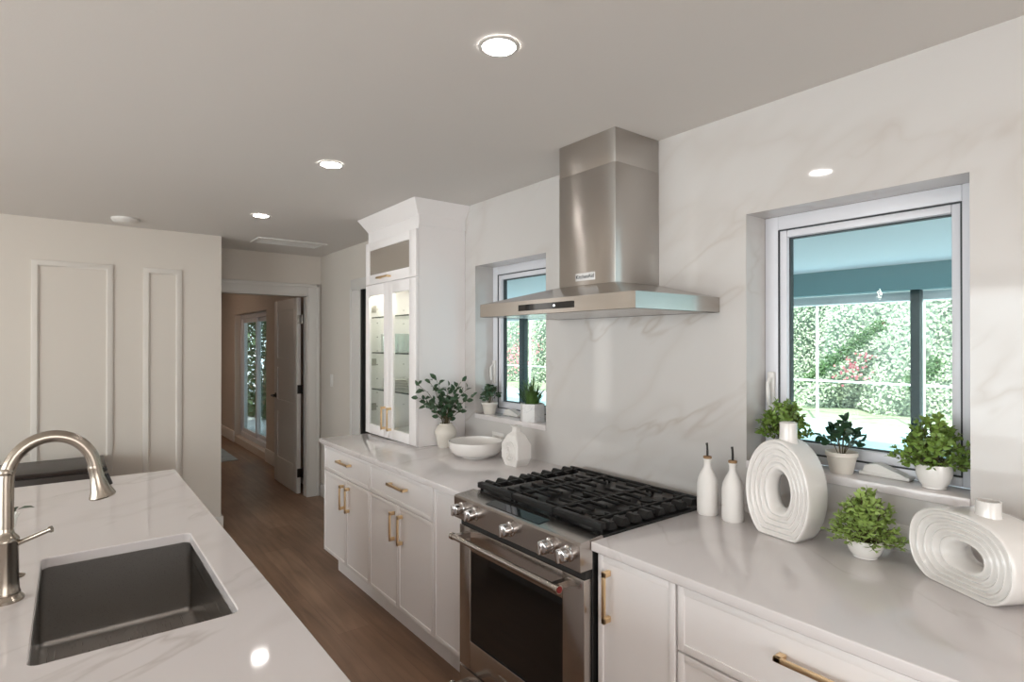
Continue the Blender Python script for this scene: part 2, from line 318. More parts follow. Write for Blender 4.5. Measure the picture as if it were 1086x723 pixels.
# ------------------------------------------------------------------ windows
def ring(b, x0, x1, z0, z1, w, y0, y1, bv=0.003, wb=None):
    wb = wb or w
    b.box(x0, x0 + w, y0, y1, z0, z1, bv); b.box(x1 - w, x1, y0, y1, z0, z1, bv)
    b.box(x0 + w, x1 - w, y0, y1, z1 - w, z1, bv); b.box(x0 + w, x1 - w, y0, y1, z0, z0 + wb, bv); return b
def kitchen_window(name, X, label):
    x0, x1 = X; r = structure(name, None, None, label)
    ring(MB(), x0 + .001, x1 - .001, ZS, ZH, .052, .135, .198, wb=.03).build('frame', M['vinyl'], r)
    ring(MB(), x0 + .0525, x1 - .0525, ZS + .0295, ZH - .0525, .005, .1365, .19, 0).build('seal', M['gasket'], r)
    sa = ring(MB(), x0 + .057, x1 - .053, ZS + .034, ZH - .056, .028, .140, .190, .004, wb=.038).build('sash', M['vinyl'], r)
    ring(MB(), x0 + .0845, x1 - .0805, ZS + .0715, ZH - .0835, .004, .160, .186, 0).build('gasket', M['gasket'], sa)
    MB().box(x0 + .0855, x1 - .0815, .170, .176, ZS + .0725, ZH - .0845).build('pane', M['pane'], r)
    cx = (x0 + x1) / 2 + (.09 if x0 > -2 else -.09)
    c = MB(); c.box(cx - .075, cx + .075, .085, .137, ZS, ZS + .012, .004)
    c.prism([(cx - .065, ZS + .010), (cx + .065, ZS + .010), (cx + .055, ZS + .016), (cx - .02, ZS + .042), (cx - .055, ZS + .034)], 'y', .088, .132)
    c.build('crank', M['plastic'], r)
    l = MB(); lx = x0 + .030
    l.box(lx - .014, lx + .014, .118, .136, 1.295, 1.445, .006, 3)
    l.tube([(lx, .118, 1.42), (lx, .098, 1.40), (lx + .004, .096, 1.35), (lx + .004, .100, 1.32)], [.007, .007, .008, .006], 10)
    l.build('lock_handle', M['plastic'], r)
    return r
kitchen_window('window_1', W1, 'casement window behind the hood, left of the range')
kitchen_window('window_2', W2, 'large casement window above the right counter')
for i, (x0, x1) in enumerate((W1, W2)):
    structure('trim_%d' % (5 + i), MB().box(x0 + .0005, x1 - .0005, -.006, .134, ZS - .03, ZS, .003), M['quartz'], 'stone sill of the %s window' % ('left', 'right')[i])
w3 = structure('window_3', None, None, 'tall sliding window in the far room')
ring(MB(), FX0, FX1, FZ0, FZ1, .07, .10, .19).build('frame', M['vinyl'], w3)
for a, b_, y in ((FX0 + .07, -8.92, .12), (-8.98, FX1 - .07, .15)):
    s_ = ring(MB(), a, b_, FZ0 + .07, FZ1 - .07, .06, y, y + .03).build('sash', M['vinyl'], w3)
    MB().box(a + .06, b_ - .06, y + .012, y + .018, FZ0 + .13, FZ1 - .13).build('pane', M['pane'], s_)
w4 = structure('window_4', None, None, 'wide sliding glass doors across the room')
for k in range(4):
    x = -4.0 + 1.5 * k; s_ = ring(MB(), x, x + 1.5, .04, 2.2, .06, -6.56, -6.51).build('sash', M['vinyl'], w4)
    MB().box(x + .06, x + 1.44, -6.54, -6.533, .1, 2.14).build('pane', M['pane'], s_)
w5 = structure('streak_frame', ring(MB(), 0, 1, 0, 1, .1, 0, .03), M['vinyl'], 'narrow tall frame added around the streak lamp on the left wall'); w5.rotation_euler = (0, 0, PI / 2)  # unseen frame, added to go with the streak lamp
w5.location = (-5.20, -3.62, .25); w5.scale = (.4, 1, 2.1)

w6 = structure('fill_frame', ring(MB(), 0, 1, 0, 1, .05, 0, .03), M['vinyl'], 'wide frame added around the fill lamp on the solid wall behind the viewer'); w6.rotation_euler = (0, 0, PI / 2)  # empty unseen frame added around the side fill lamp
w6.location = (2.995, -3.95, .42); w6.scale = (2.7, 1, 1.78)
# ------------------------------------------------------------------ hall door
d1 = structure('door_1', None, None, 'white panelled door standing open into the far room')
lx0, lx1, ly0, ly1 = -6.845, -6.025, -.192, -.152
df = MB(); ST = .115
df.box(lx0, lx0 + ST, ly0, ly1, .01, 2.025, .002).box(lx1 - ST, lx1, ly0, ly1, .01, 2.025, .002)
rz = [(.01, .29), (.80, .93), (1.29, 1.39), (1.91, 2.025)]
for a, b_ in rz: df.box(lx0 + ST, lx1 - ST, ly0, ly1, a, b_)
for (a, b_), (c, d_) in zip(rz, rz[1:]): df.box(lx0 + ST, lx1 - ST, ly0 + .010, ly1 - .010, b_, c)
df.build('leaf', M['trim'], d1)
hb = MB(); hx = lx0 + .065
hb.cyl((hx, ly0 - .008, .97), (hx, ly0, .97), .028).cyl((hx, ly0 - .05, .97), (hx, ly0 - .008, .97), .010, 12)
hb.tube([(hx, ly0 - .05, .97), (hx + .02, ly0 - .056, .97), (hx + .115, ly0 - .052, .965)], [.010, .010, .008], 10)
hb.build('lever_handle', M['darkmetal'], d1)
for z in (1.80, 1.08, .22):
    MB().box(lx1 - .002, lx1 + .004, ly0 + .004, ly1 + .012, z - .045, z + .045, .001).cyl((lx1 + .006, ly1 + .012, z - .047), (lx1 + .006, ly1 + .012, z + .047), .007, 10).build('hinge', M['hinge'] if z > 1.5 else M['darkmetal'], d1)
tag(MB().box(-10.6, -8.27, -2.6, -.265, 0, .012, .004).build('area_rug', M['rug']), 'pale grey blue rug on the floor of the far room', 'rug')
fl = thing('flush_light', 'warm round ceiling light in the far room', 'ceiling light', (-9.3, -1.6, H))
MB().lathe([(.16, 0), (.17, -.015), (.165, -.03)], (-9.3, -1.6, H)).build('base', M['trim'], fl)
MB().lathe([(.155, -.03), (.14, -.07), (.07, -.10), (.005, -.108)], (-9.3, -1.6, H)).build('diffuser', M['warm'], fl)

# ------------------------------------------------------------------ island
IX0, IX1, IY0, IY1 = -3.37, -0.35, -3.0, -1.612
SX0, SX1, SY0, SY1 = -2.213, -1.487, -2.103, -1.716
def rrect(x0, x1, y0, y1, r, n=6):
    out = []
    for cx, cy, a0 in ((x1 - r, y1 - r, 0), (x0 + r, y1 - r, PI / 2), (x0 + r, y0 + r, PI), (x1 - r, y0 + r, 1.5 * PI)):
        for k in range(n + 1): out.append((cx + r * math.cos(a0 + PI / 2 * k / n), cy + r * math.sin(a0 + PI / 2 * k / n)))
    return out
ZT, ZB = .914, .884
it = MB(); e = .003
o0 = rrect(IX0, IX1, IY0, IY1, .006); i0 = rrect(SX0, SX1, SY0, SY1, .022)
o1 = rrect(IX0 + e, IX1 - e, IY0 + e, IY1 - e, .005); i1 = rrect(SX0 - e, SX1 + e, SY0 - e, SY1 + e, .024)
rings = [[(x, y, z) for x, y in r_] for r_, z in ((o0, ZB), (o0, ZT - e), (o1, ZT), (i1, ZT), (i0, ZT - e), (i0, ZB), (o0, ZB))]
it.loft(rings, True, False); bmesh.ops.remove_doubles(it.bm, verts=it.bm.verts[:], dist=1e-5)
tag(it.build('island_countertop', M['quartz']), 'white veined quartz top of the island with a sink cut-out', 'countertop')
ib = thing('island_cabinet', 'white cabinet base under the island countertop', 'cabinet', (-1.86, -2.1, 0))
b = MB(); b.box(-3.33, -2.26, -2.6, -1.66, .10, ZB, .002).box(-1.45, -.40, -2.6, -1.66, .10, ZB, .002).box(-2.26, -1.45, -2.6, -2.2, .10, ZB).box(-2.26, -1.45, -1.675, -1.66, .10, ZB).box(-2.26, -1.45, -2.2, -1.675, .10, .12)
b.build('body', M['cab'], ib); MB().box(-3.28, -.45, -2.55, -1.72, 0, .10).build('toe_kick', M['cab'], ib)
def shaker(x0, x1, z0, z1, yf, rail=.022, th=.02, rec=.0035, dirn=1):
    """slab front whose face is at yf; dirn=1 faces -y, dirn=-1 faces +y"""
    b = MB(); ya, yb = (yf, yf + th) if dirn == 1 else (yf - th, yf); pa, pb = (yf + rec, yf + th) if dirn == 1 else (yf - th, yf - rec)
    b.box(x0, x0 + rail, ya, yb, z0, z1, .0015).box(x1 - rail, x1, ya, yb, z0, z1, .0015)
    b.box(x0 + rail, x1 - rail, ya, yb, z0, z0 + rail, .0015).box(x0 + rail, x1 - rail, ya, yb, z1 - rail, z1, .0015)
    b.box(x0 + rail - .001, x1 - rail + .001, pa, pb, z0 + rail - .001, z1 - rail + .001); return b
def pull(c, yf, L, vert, parent, s=1, w=.0065):
    """brass bar pull standing off a front at yf"""
    b = MB(); x, z = c; y = yf - s * .032; h = L / 2
    if vert:
        b.box(x - w, x + w, min(y, y + s * .009), max(y, y + s * .009), z - h, z + h, .0015)
        for q in (-h + .010, h - .010): b.box(x - w, x + w, min(y, yf), max(y, yf), z + q - .009, z + q + .009, .0015)
    else:
        b.box(x - h, x + h, min(y, y + s * .009), max(y, y + s * .009), z - w, z + w, .0015)
        for q in (-h + .010, h - .010): b.box(x + q - .009, x + q + .009, min(y, yf), max(y, yf), z - w, z + w, .0015)
    return b.build('handle', M['brass'], parent)
for k in range(5):
    x = -3.33 + .586 * k; dd = shaker(x + .003, x + .583, .105, .875, -1.64, dirn=-1).build('door', M['cab'], ib)
    pull((x + .53, .70), -1.64, .16, True, dd, -1)
sk = thing('undermount_sink', 'rectangular stainless steel sink set into the island countertop', 'sink', (-1.85, -1.91, .65))
bx0, bx1, by0, by1 = SX0 - .008, SX1 + .008, SY0 - .008, SY1 + .008; zb = .645
sm = MB(); R_ = []
for (dx, z, r) in ((-.02, ZB - .0025, .03), (0, ZB - .0025, .02), (0, zb + .02, .02), (.003, zb + .008, .02), (.010, zb + .001, .02), (.022, zb, .02)):
    R_.append([(x, y, z) for x, y in rrect(bx0 + dx, bx1 - dx, by0 + dx, by1 - dx, r)])
sm.loft(R_, True, False)
bw = [[(x, y, z) for x, y in rrect(bx0 + d_, bx1 - d_, by0 + d_, by1 - d_, .02)] for d_, z in ((.022, zb), (.18, zb - .006))]
sm.loft(bw, True, False); sm.poly([(x, y, zb - .006) for x, y in rrect(bx0 + .18, bx1 - .18, by0 + .18, by1 - .18, .02)])
bmesh.ops.remove_doubles(sm.bm, verts=sm.bm.verts[:], dist=1e-5)
so_ = sm.build('basin', M['sink'], sk, sharp=60)
md = so_.modifiers.new('thick', 'SOLIDIFY'); md.thickness = .002; md.offset = 1
MB().lathe([(.055, 0), (.055, .003), (.042, .004), (.040, -.001), (.004, -.001)], (-1.85, -1.91, zb - .006)).build('drain', M['nickel'], sk)
# faucet
fx_, fy_ = -1.904, -2.163
fc = thing('kitchen_faucet', 'brushed nickel gooseneck faucet standing behind the sink', 'faucet', (fx_, fy_, ZT))
MB().lathe([(.036, 0), (.036, .006), (.031, .012), (.028, .016), (.029, .020), (.0265, .026), (.0255, .05), (.0245, .14), (.0265, .148), (.0265, .153), (.022, .160), (.017, .166), (.0145, .175), (.0145, .19)], (fx_, fy_, ZT)).build('body', M['nickel'], fc)
arc = [(fx_, fy_, ZT + .18), (fx_, fy_, 1.16), (fx_, fy_, 1.212)]; RA = .090
for k in range(1, 21):
    a = PI * (k / 20) * .965; arc.append((fx_, fy_ + RA * (1 - math.cos(a)), 1.212 + RA * math.sin(a) * 1.14))
MB().tube(arc, [.0155] * len(arc), 20).build('spout', M['nickel'], fc)
MB().lathe([(.0165, -.008), (.0185, -.004), (.0185, .002), (.016, .008)], (fx_, fy_, 1.235)).build('collar', M['nickel'], fc)
pe = Vector(arc[-1]); dr = Vector((0, .20, -.98)).normalized()
sp = MB().tube([pe - dr * .006, pe + dr * .002, pe + dr * .006, pe + dr * .03, pe + dr * .062, pe + dr * .080, pe + dr * .084], [.0165, .0175, .0168, .0180, .0240, .0310, .029], 24).build('spray_head', M['nickel'], fc)
for t0_, t1_ in ((.004, .014), (.022, .052)):
    c0 = pe + dr * t0_ + Vector((.0, .0175 + t0_ * .1, 0)); c1 = pe + dr * t1_ + Vector((.0, .0185 + t1_ * .1, 0)); MB().tube([c0, c1], .0055, 8).build('button', M['rubber'], sp)
lb = Vector((fx_, fy_ + .020, 1.052))
MB().tube([lb, lb + Vector((.004, .01, .004)), lb + Vector((.020, .062, .026)), lb + Vector((.0215, .066, .0278)), lb + Vector((.023, .070, .029))], [.0075, .006, .0055, .0085, .0085], 12).build('lever', M['nickel'], fc)
tag(MB().lathe([(.020, 0), (.021, .003), (.012, .006), (.002, .0065)], (-2.085, -2.155, ZT)).build('air_switch', M['nickel']), 'small round metal button on the island behind the faucet', 'button')
# glass vase with dark leaves behind the faucet, mostly out of frame
gv = thing('glass_vase', 'small clear glass vase with dark leaves behind the faucet', 'vase', (-2.345, -2.205, ZT))
MB().lathe([(.002, .004), (.028, .004), (.030, .0), (.032, .004), (.030, .04), (.040, .10), (.046, .115), (.044, .115), (.037, .098), (.027, .04), (.027, .008), (.002, .008)], (-2.345, -2.205, ZT), 20, False).build('body', M['clear'], gv)
random.seed(5)
fo = MB(); c0 = Vector((-2.345, -2.205, ZT + .10))
for d_, L_ in (((.35, .2, .9), .20), ((-.2, -.5, .9), .22), ((.1, -.3, 1), .26), ((.3, -.6, .7), .2), ((.15, .32, .25), .05)):
    d_ = Vector(d_).normalized(); fo.tube([c0 - Vector((0, 0, .06)), c0, c0 + d_ * L_], .0018, 6)
    fo.leaf(c0 + d_ * L_, d_ + Vector((.1, .3, -.3)), (0, 0, 1), .05, .026); fo.leaf(c0 + d_ * L_ * .7, d_ + Vector((.3, -.5, 0)), (0, 0, 1), .05, .024)
fo.build('foliage', M['leaf_dark'], gv, fixn=False)
# sideboard by the left wall
sb = thing('sideboard', 'low dark wood sideboard against the panelled wall beyond the island', 'sideboard', (-4.97, -2.5, 0))
MB().box(-5.205, -4.72, -3.25, -1.842, .705, .73, .003).build('top', M['darkwood'], sb)
MB().box(-5.20, -4.74, -3.23, -1.862, .14, .705, .003).build('body', M['darkwood'], sb)
for y in (-1.88, -3.2):
    for x in (-5.17, -4.77): MB().box(x - .02, x + .02, y - .02, y + .02, 0, .14, .003).build('leg', M['darkwood'], sb)
for k in range(3):
    y = -3.21 + .446 * k; dd = MB().box(-4.74, -4.722, y + .004, y + .442, .15, .695, .003).build('door', M['darkwood'], sb); MB().box(-4.722, -4.708, y + .40, y + .41, .38, .50, .002).build('handle', M['darkmetal'], dd)

# ------------------------------------------------------------------ base cabinets and counters
YF = -.675
def base_cab(name, label, x0, x1, loc_group=None, toe0=None, toe1=None):
    t = thing(name, label, 'cabinet', ((x0 + x1) / 2, -.33, 0), loc_group)
    MB().box(x0 + .0008, x1 - .0008, -.655, -.012, .165, .883, .001).build('body', M['cab'], t)
    MB().box(x0 + .0008, x1 - .0008, -.575, -.03, 0, .165).build('toe_kick', M['cab'], t)
    return t
CL = (-3.858, -3.118, -2.381, -2.082)
g = 'white base cabinets under the counters'
for i, lab, split in ((0, 'leftmost white base cabinet, a drawer above two doors, by the hallway', -3.468), (1, 'white base cabinet with a drawer above two doors, second from the hallway', -2.755)):
    x0, x1 = CL[i], CL[i + 1]; t = base_cab('base_cabinet', lab, x0, x1, g)
    dw = shaker(x0 + .002, x1 - .002, .708, .872, YF).build('drawer', M['cab'], t); pull(((x0 + x1) / 2 + .012, .806), YF, .195, False, dw)
    dl = shaker(x0 + .002, split - .0015, .166, .704, YF).build('door', M['cab'], t); dr_ = shaker(split + .0015, x1 - .002, .166, .704, YF).build('door', M['cab'], t)
    pull((split - .038, .590), YF, .155, True, dl); pull((split + .052, .590), YF, .155, True, dr_)
t = base_cab('base_cabinet', 'narrow white base cabinet with one plain full-height front, left of the range', CL[2], CL[3], g)
shaker(CL[2] + .002, CL[3] - .004, .166, .872, YF).build('door', M['cab'], t)
t = base_cab('base_cabinet', 'narrow white base cabinet with one tall door, right of the range', -1.316, -1.008, g)
dd = shaker(-1.312, -1.012, .166, .872, YF).build('door', M['cab'], t); pull((-1.262, .752), YF, .165, True, dd)
t = base_cab('base_cabinet', 'wide white base cabinet of stacked drawers under the large window', -1.008, -.105, g)
for z0, z1 in ((.690, .872), (.430, .684), (.166, .424)):
    dd = shaker(-1.004, -.109, z0, z1, YF).build('drawer', M['cab'], t); pull((-.555, z0 + (z1 - z0) * .62), YF, .31, False, dd)
t = base_cab('base_cabinet', 'white base cabinet of stacked drawers at the right end of the counter', -.105, .75, g)
for z0, z1 in ((.690, .872), (.430, .684), (.166, .424)):
    dd = shaker(-.101, .746, z0, z1, YF).build('drawer', M['cab'], t); pull((.32, z0 + (z1 - z0) * .62), YF, .31, False, dd)
tag(MB().box(-3.872, -2.0795, -.706, -.001, .884, ZT, .003, 3).build('countertop', M['quartz']), 'white quartz countertop left of the range', 'countertop')
tag(MB().box(-1.320, .77, -.700, -.001, .884, ZT, .003, 3).build('countertop', M['quartz']), 'white quartz countertop right of the range', 'countertop')

# ------------------------------------------------------------------ tall glass-front cabinet standing on the counter
tc = thing('display_cabinet', 'tall white glass-door cabinet standing on the left counter', 'cabinet', (-3.53, -.17, ZT))
cx0, cx1 = -3.90, -3.15; ztop = 2.35
b = MB(); c0_ = ZT + .001
b.box(cx0, cx0 + .018, -.34, -.001, c0_, ztop).box(cx1 - .018, cx1, -.34, -.001, c0_, ztop).box(cx0 + .018, cx1 - .018, -.02, -.001, c0_, ztop)
b.box(cx0 + .018, cx1 - .018, -.34, -.02, c0_, c0_ + .022).box(cx0 + .018, cx1 - .018, -.34, -.02, 1.955, 1.975).box(cx0 + .018, cx1 - .018, -.34, -.02, 2.255, 2.275).box(cx0 + .018, cx1 - .018, -.34, -.32, 2.275, ztop)
b.box(cx1, cx1 + .006, -.34, -.001, 2.285, ztop)
b.build('body', M['cab'], tc)
pf = [(-.34, 2.345), (-.345, 2.345), (-.347, 2.355), (-.394, 2.428), (-.398, 2.438), (-.34, 2.438)]
cr = MB(); ext = lambda y: -.34 - y
cr.loft([[(cx0 - ext(y), y, z) for y, z in pf], [(cx1 + ext(y), y, z) for y, z in pf], [(cx1 + ext(y), -.001, z) for y, z in pf]], True, True)
cr.loft([[(cx0 - ext(y), -.001, z) for y, z in pf], [(cx0 - ext(y), y, z) for y, z in pf]], True, True)
cr.build('crown_moulding', M['cab'], tc, sharp=25)
def glass_door(x0, x1, z0, z1, gx0, gx1, gz0, gz1, pane, name='door'):
    b = MB(); y0, y1 = -.36, -.3402
    b.box(x0, gx0, y0, y1, z0, z1, .0015).box(gx1, x1, y0, y1, z0, z1, .0015).box(gx0, gx1, y0, y1, z0, gz0, .0015).box(gx0, gx1, y0, y1, gz1, z1, .0015)
    d = b.build(name, M['cab'], tc); MB().box(gx0 - .004, gx1 + .004, -.352, -.348, gz0 - .004, gz1 + .004).build('pane', pane, d); return d
dl = glass_door(cx0, -3.533, .924, 1.958, -3.842, -3.600, .988, 1.888, M['clear']); dr_ = glass_door(-3.530, cx1 + .002, .924, 1.958, -3.470, -3.236, .988, 1.888, M['clear'])
du = glass_door(cx0, cx1 + .002, 1.968, 2.262, -3.842, -3.236, 2.033, 2.206, M['frost'])
def cpull(x, z, L, vert, par):
    b = MB(); yf = -.36
    if vert: b.box(x - .006, x + .006, yf - .034, yf - .024, z - L / 2, z + L / 2, .0015); [b.box(x - .006, x + .006, yf - .034, yf, z + q - .008, z + q + .008, .0015) for q in (-L / 2 + .009, L / 2 - .009)]
    else: b.box(x - L / 2, x + L / 2, yf - .034, yf - .024, z - .006, z + .006, .0015); [b.box(x + q - .008, x + q + .008, yf - .034, yf, z - .006, z + .006, .0015) for q in (-L / 2 + .009, L / 2 - .009)]
    b.build('handle', M['brass'], par)
cpull(-3.578, 1.055, .155, True, dl); cpull(-3.490, 1.055, .155, True, dr_); cpull(-3.575, 2.000, .17, False, du)
for z in (1.80, 1.42, 1.10): MB().box(cx0 + .018, cx0 + .030, -.335, -.29, z - .025, z + .025, .003).build('hinge', M['hinge'], dl)
for z in (1.737, 1.487, 1.229):
    sh = MB().box(cx0 + .019, cx1 - .019, -.318, -.022, z - .004, z + .004).build('shelf', M['shelf'], tc)
    MB().box(cx0 + .019, cx1 - .019, -.3215, -.318, z - .0045, z + .0045).build('edge', M['shelfedge'], sh)
MB().box(cx0 + .05, cx1 - .05, -.30, -.27, 1.944, 1.954).build('light_strip', M['strip'], tc)
pn = MB()
for zz in range(8):
    for yy in (-.28, -.07): MB().cyl((cx0 + .018, yy, 1.10 + .1 * zz), (cx0 + .0188, yy, 1.10 + .1 * zz), .004, 8).build('shelf_pin_hole', M['darkmetal'], tc)
# glassware
gl = MB().lathe([(.030, 0), (.034, .13), (.0325, .13), (.0285, .006), (.001, .006)], (0, 0, 0), 16, False)
gl.lathe([(.001, 0), (.030, 0)], (0, 0, 0), 16, False)
g0 = gl.build('drinking_glass', M['tumbler'])
spots = [(-3.835, -.15), (-3.760, -.15), (-3.685, -.15), (-3.610, -.15), (-3.840, -.235), (-3.765, -.235), (-3.690, -.235), (-3.615, -.235), (-3.80, -.065)]
for i, (x, y) in enumerate(spots):
    o = g0 if i == 0 else g0.copy()
    if i: COL.objects.link(o)
    o.location = (x, y, 1.4912)
    tag(o, 'clear straight glass tumbler on the middle glass shelf of the tall cabinet', 'glass', 'tumblers on the middle glass shelf')
pl0 = MB().lathe([(.001, .004), (.06, .004), (.115, .014), (.118, .016), (.117, .018), (.06, .008), (.001, .008)], (0, 0, 0), 28, False).build('dinner_plate', M['ceramic'])
for i in range(6):
    o = pl0 if i == 0 else pl0.copy()
    if i: COL.objects.link(o)
    o.location = (-3.755, -.165, 1.2335 + .010 * i)
    tag(o, 'white plate in the stack on the lowest glass shelf of the tall cabinet', 'plate', 'stacked plates on the lowest glass shelf')
bo0 = MB().lathe([(.001, 0), (.03, 0), (.035, .008), (.070, .045), (.068, .046), (.033, .013), (.001, .008)], (0, 0, 0), 24, False).build('cereal_bowl', M['ceramic'])
for i in range(4):
    o = bo0 if i == 0 else bo0.copy()
    if i: COL.objects.link(o)
    o.location = (-3.50, -.165, 1.2335 + .014 * i)
    tag(o, 'white bowl in the nested stack on the lowest glass shelf of the tall cabinet', 'bowl', 'nested bowls on the lowest glass shelf')

# ------------------------------------------------------------------ range
RX0, RX1 = -2.0750, -1.3245
rg = thing('gas_range', 'stainless steel slide-in gas range between the two counters', 'range', (-1.70, -.38, 0))
MB().box(RX0, RX1, -.690, -.012, .06, .905, .002).build('body', M['black'], rg)
for x in (RX0 + .04, RX1 - .04): MB().cyl((x, -.62, 0), (x, -.62, .06), .02, 12).build('foot', M['black'], rg)
pp = MB().prism([(-.745, .822), (-.748, .908), (-.742, .915), (-.650, .924), (-.640, .920), (-.640, .905), (-.691, .890), (-.691, .822)], 'x', RX0 - .003, RX1 + .003)
pan = pp.build('control_panel', M['steel_r'], rg)
MB().loft([[(-1.876, -.727, .9175), (-1.549, -.727, .9175), (-1.549, -.676, .9225), (-1.876, -.676, .9225)], [(-1.876, -.727, .9186), (-1.549, -.727, .9186), (-1.549, -.676, .9236), (-1.876, -.676, .9236)]]).build('display', M['blackglass'], pan)
for x in (-2.020, -1.925, -1.690, -1.470, -1.378):
    k = MB(); z = .868
    k.tube([(x, -.746, z), (x, -.750, z), (x, -.752, z), (x, -.766, z), (x, -.768, z), (x, -.784, z), (x, -.786, z)], [.027, .027, .021, .021, .024, .023, .020], 28)
    k.box(x - .0055, x + .0055, -.796, -.784, z - .021, z + .021, .002)
    k.build('knob', M['chrome'], rg)
MB().box(RX0 + .004, RX1 - .004, -.716, -.690, .788, .822).build('vent_gap', M['rubber'], rg)
# oven door
dx0, dx1, dyf = RX0 + .002, RX1 - .002, -.724; wx0, wx1, wz0, wz1 = -1.992, -1.430, .322, .697
od = MB(); od.box(dx0, wx0, dyf, -.691, .204, .790, .003).box(wx1, dx1, dyf, -.691, .204, .790, .003).box(wx0, wx1, dyf, -.691, .204, wz0, .002).box(wx0, wx1, dyf, -.691, wz1, .790, .002)
od = od.build('oven_door', M['steel_r'], rg)
MB().box(wx0 - .001, wx1 + .001, -.720, -.712, wz0 - .001, wz1 + .001).build('window', M['blackglass'], od)
MB().box(wx0, wx1, -.7255, -.7235, wz0 - .004, wz0 + .003, .0008).build('window_trim', M['chrome'], od)
MB().box(-1.79, -1.62, -.7265, -.7235, .255, .275, .001).build('name_plate', M['steel_x'], od)
def bar_handle(x0, x1, y, z, parent, yf, red=True):
    b = MB().tube([(x0, y, z), (x0 + .014, y, z), (x0 + .0141, y, z), (x1 - .0141, y, z), (x1 - .014, y, z), (x1, y, z)], [.0145, .0145, .0115, .0115, .0145, .0145], 18)
    for x in (x0 + .03, x1 - .03): b.prism([(x - .012, z - .011), (x + .012, z - .011), (x + .012, z + .011), (x - .012, z + .011)], 'y', y, yf)
    h = b.build('handle', M['steel_x'], parent)
    MB().cyl((x1, y, z), (x1 + .002, y, z), .011, 18).build('medallion', M['red'] if red else M['steel_x'], h)
    return h
bar_handle(-2.030, -1.372, -.790, .763, od, dyf)
dw = MB().box(dx0, dx1, dyf, -.691, .062, .196, .003).build('warming_drawer', M['steel_r'], rg)
bar_handle(-2.030, -1.372, -.790, .155, dw, dyf)
# cooktop
MB().box(RX0 + .001, RX1 - .001, -.642, -.014, .905, .918, .004, 3).build('cooktop', M['black'], rg)
for bx, by, br in ((-1.92, -.50, .045), (-1.92, -.22, .038), (-1.70, -.36, .055), (-1.48, -.50, .045), (-1.48, -.22, .038)):
    bb = MB().lathe([(br * 1.1, 0), (br * 1.1, .006), (br * .8, .012)], (bx, by, .918), 28).build('burner', M['burner'], rg)
    MB().lathe([(br * .85, .012), (br * .88, .018), (br * .5, .022), (.002, .022)], (bx, by, .918), 28).build('burner_cap', M['iron'], bb)
GX = (-2.068, -1.824, -1.578, -1.334); gy0, gy1, gt = -.632, -.075, .952
for i in range(3):
    a, b_ = GX[i] + .002, GX[i + 1] - .002; q = MB(); th = .0055
    def bar(x0, x1, y0, y1, z1=gt, hh=.012): q.box(x0, x1, y0, y1, z1 - hh, z1, .002)
    q.box(a, b_, gy0 - .006, gy0 + .022, gt - .022, gt + .002, .004); bar(a, b_, gy1 - .014, gy1, gt, .014)
    left_edge, right_edge = i == 0, i == 2
    ia = a + (.055 if left_edge else 0); ib_ = b_ - (.055 if right_edge else 0)
    bar(ia, ia + .010, gy0, gy1); bar(ib_ - .010, ib_, gy0, gy1)
    m_ = (a + b_) / 2; bar(a, b_, -.360, -.350)
    for k in range(8):
        y = gy0 + .05 + k * .0655
        for s_ in (0, 1):
            inner = m_ - .028 if s_ == 0 else m_ + .028; outer = ia if s_ == 0 else ib_
            x0, x1 = sorted((outer, inner)); bar(x0, x1, y - .005, y + .005)
        if left_edge:   # outer ends drop towards the cooktop like teeth
            q.prism([(y - .030, .929), (y - .008, gt + .003), (y + .004, gt + .003), (y + .026, .929)], 'x', a - .004, ia + .004)
        if right_edge:
            q.prism([(y - .024, .927), (y - .010, gt), (y + .008, gt), (y + .022, .927)], 'x', ib_ + .012, b_ + .004)
    for fx2 in (a + .012, b_ - .012):
        for fy2 in (gy0 + .01, gy1 - .01): q.cyl((fx2, fy2, .918), (fx2, fy2, gt - .006), .006, 8)
    q.build('grate', M['iron'], rg)

# ------------------------------------------------------------------ range hood
hd = thing('range_hood', 'stainless steel chimney hood on the wall above the range', 'range hood', (-1.77, -.001, 1.68))
hx0, hx1, hy = -2.239, -1.299, -.505; hz0, hz1 = 1.677, 1.736; kx0, kx1, ky, kz = -1.933, -1.5945, -.280, 1.806
cn = MB()
cn.loft([[(hx0, hy, z), (hx1, hy, z), (hx1, -.001, z), (hx0, -.001, z)] for z in (hz0, hz1)], True, False)
cn.loft([[(hx0, hy, hz1), (hx1, hy, hz1), (hx1, -.001, hz1), (hx0, -.001, hz1)], [(kx0, ky, kz), (kx1, ky, kz), (kx1, -.001, kz), (kx0, -.001, kz)]], True, False)
cn.loft([[(hx0, hy, hz0), (hx1, hy, hz0), (hx1, -.001, hz0), (hx0, -.001, hz0)], [(hx0 + .02, hy + .02, hz0), (hx1 - .02, hy + .02, hz0), (hx1 - .02, -.02, hz0), (hx0 + .02, -.02, hz0)], [(hx0 + .025, hy + .025, hz0 + .012), (hx1 - .025, hy + .025, hz0 + .012), (hx1 - .025, -.02, hz0 + .012), (hx0 + .025, -.02, hz0 + .012)]], True, True)
cn.build('canopy', M['steel_x'], hd, sharp=8)
MB().box(kx0, kx1, ky, -.001, kz, 2.299, .002).build('lower_chimney', M['steel_v'], hd)
MB().box(kx0 + .001, kx1 - .001, ky + .001, -.001, 2.297, H - .001, .001).build('upper_chimney', M['steel_v'], hd)
cp = MB().box(-1.946, -1.601, hy - .0015, hy + .001, 1.693, 1.719).build('control_strip', M['blackglass'], hd)
MB().cyl((-1.715, hy - .0022, 1.706), (-1.715, hy - .001, 1.706), .0045, 12).build('indicator', M['led'], cp)
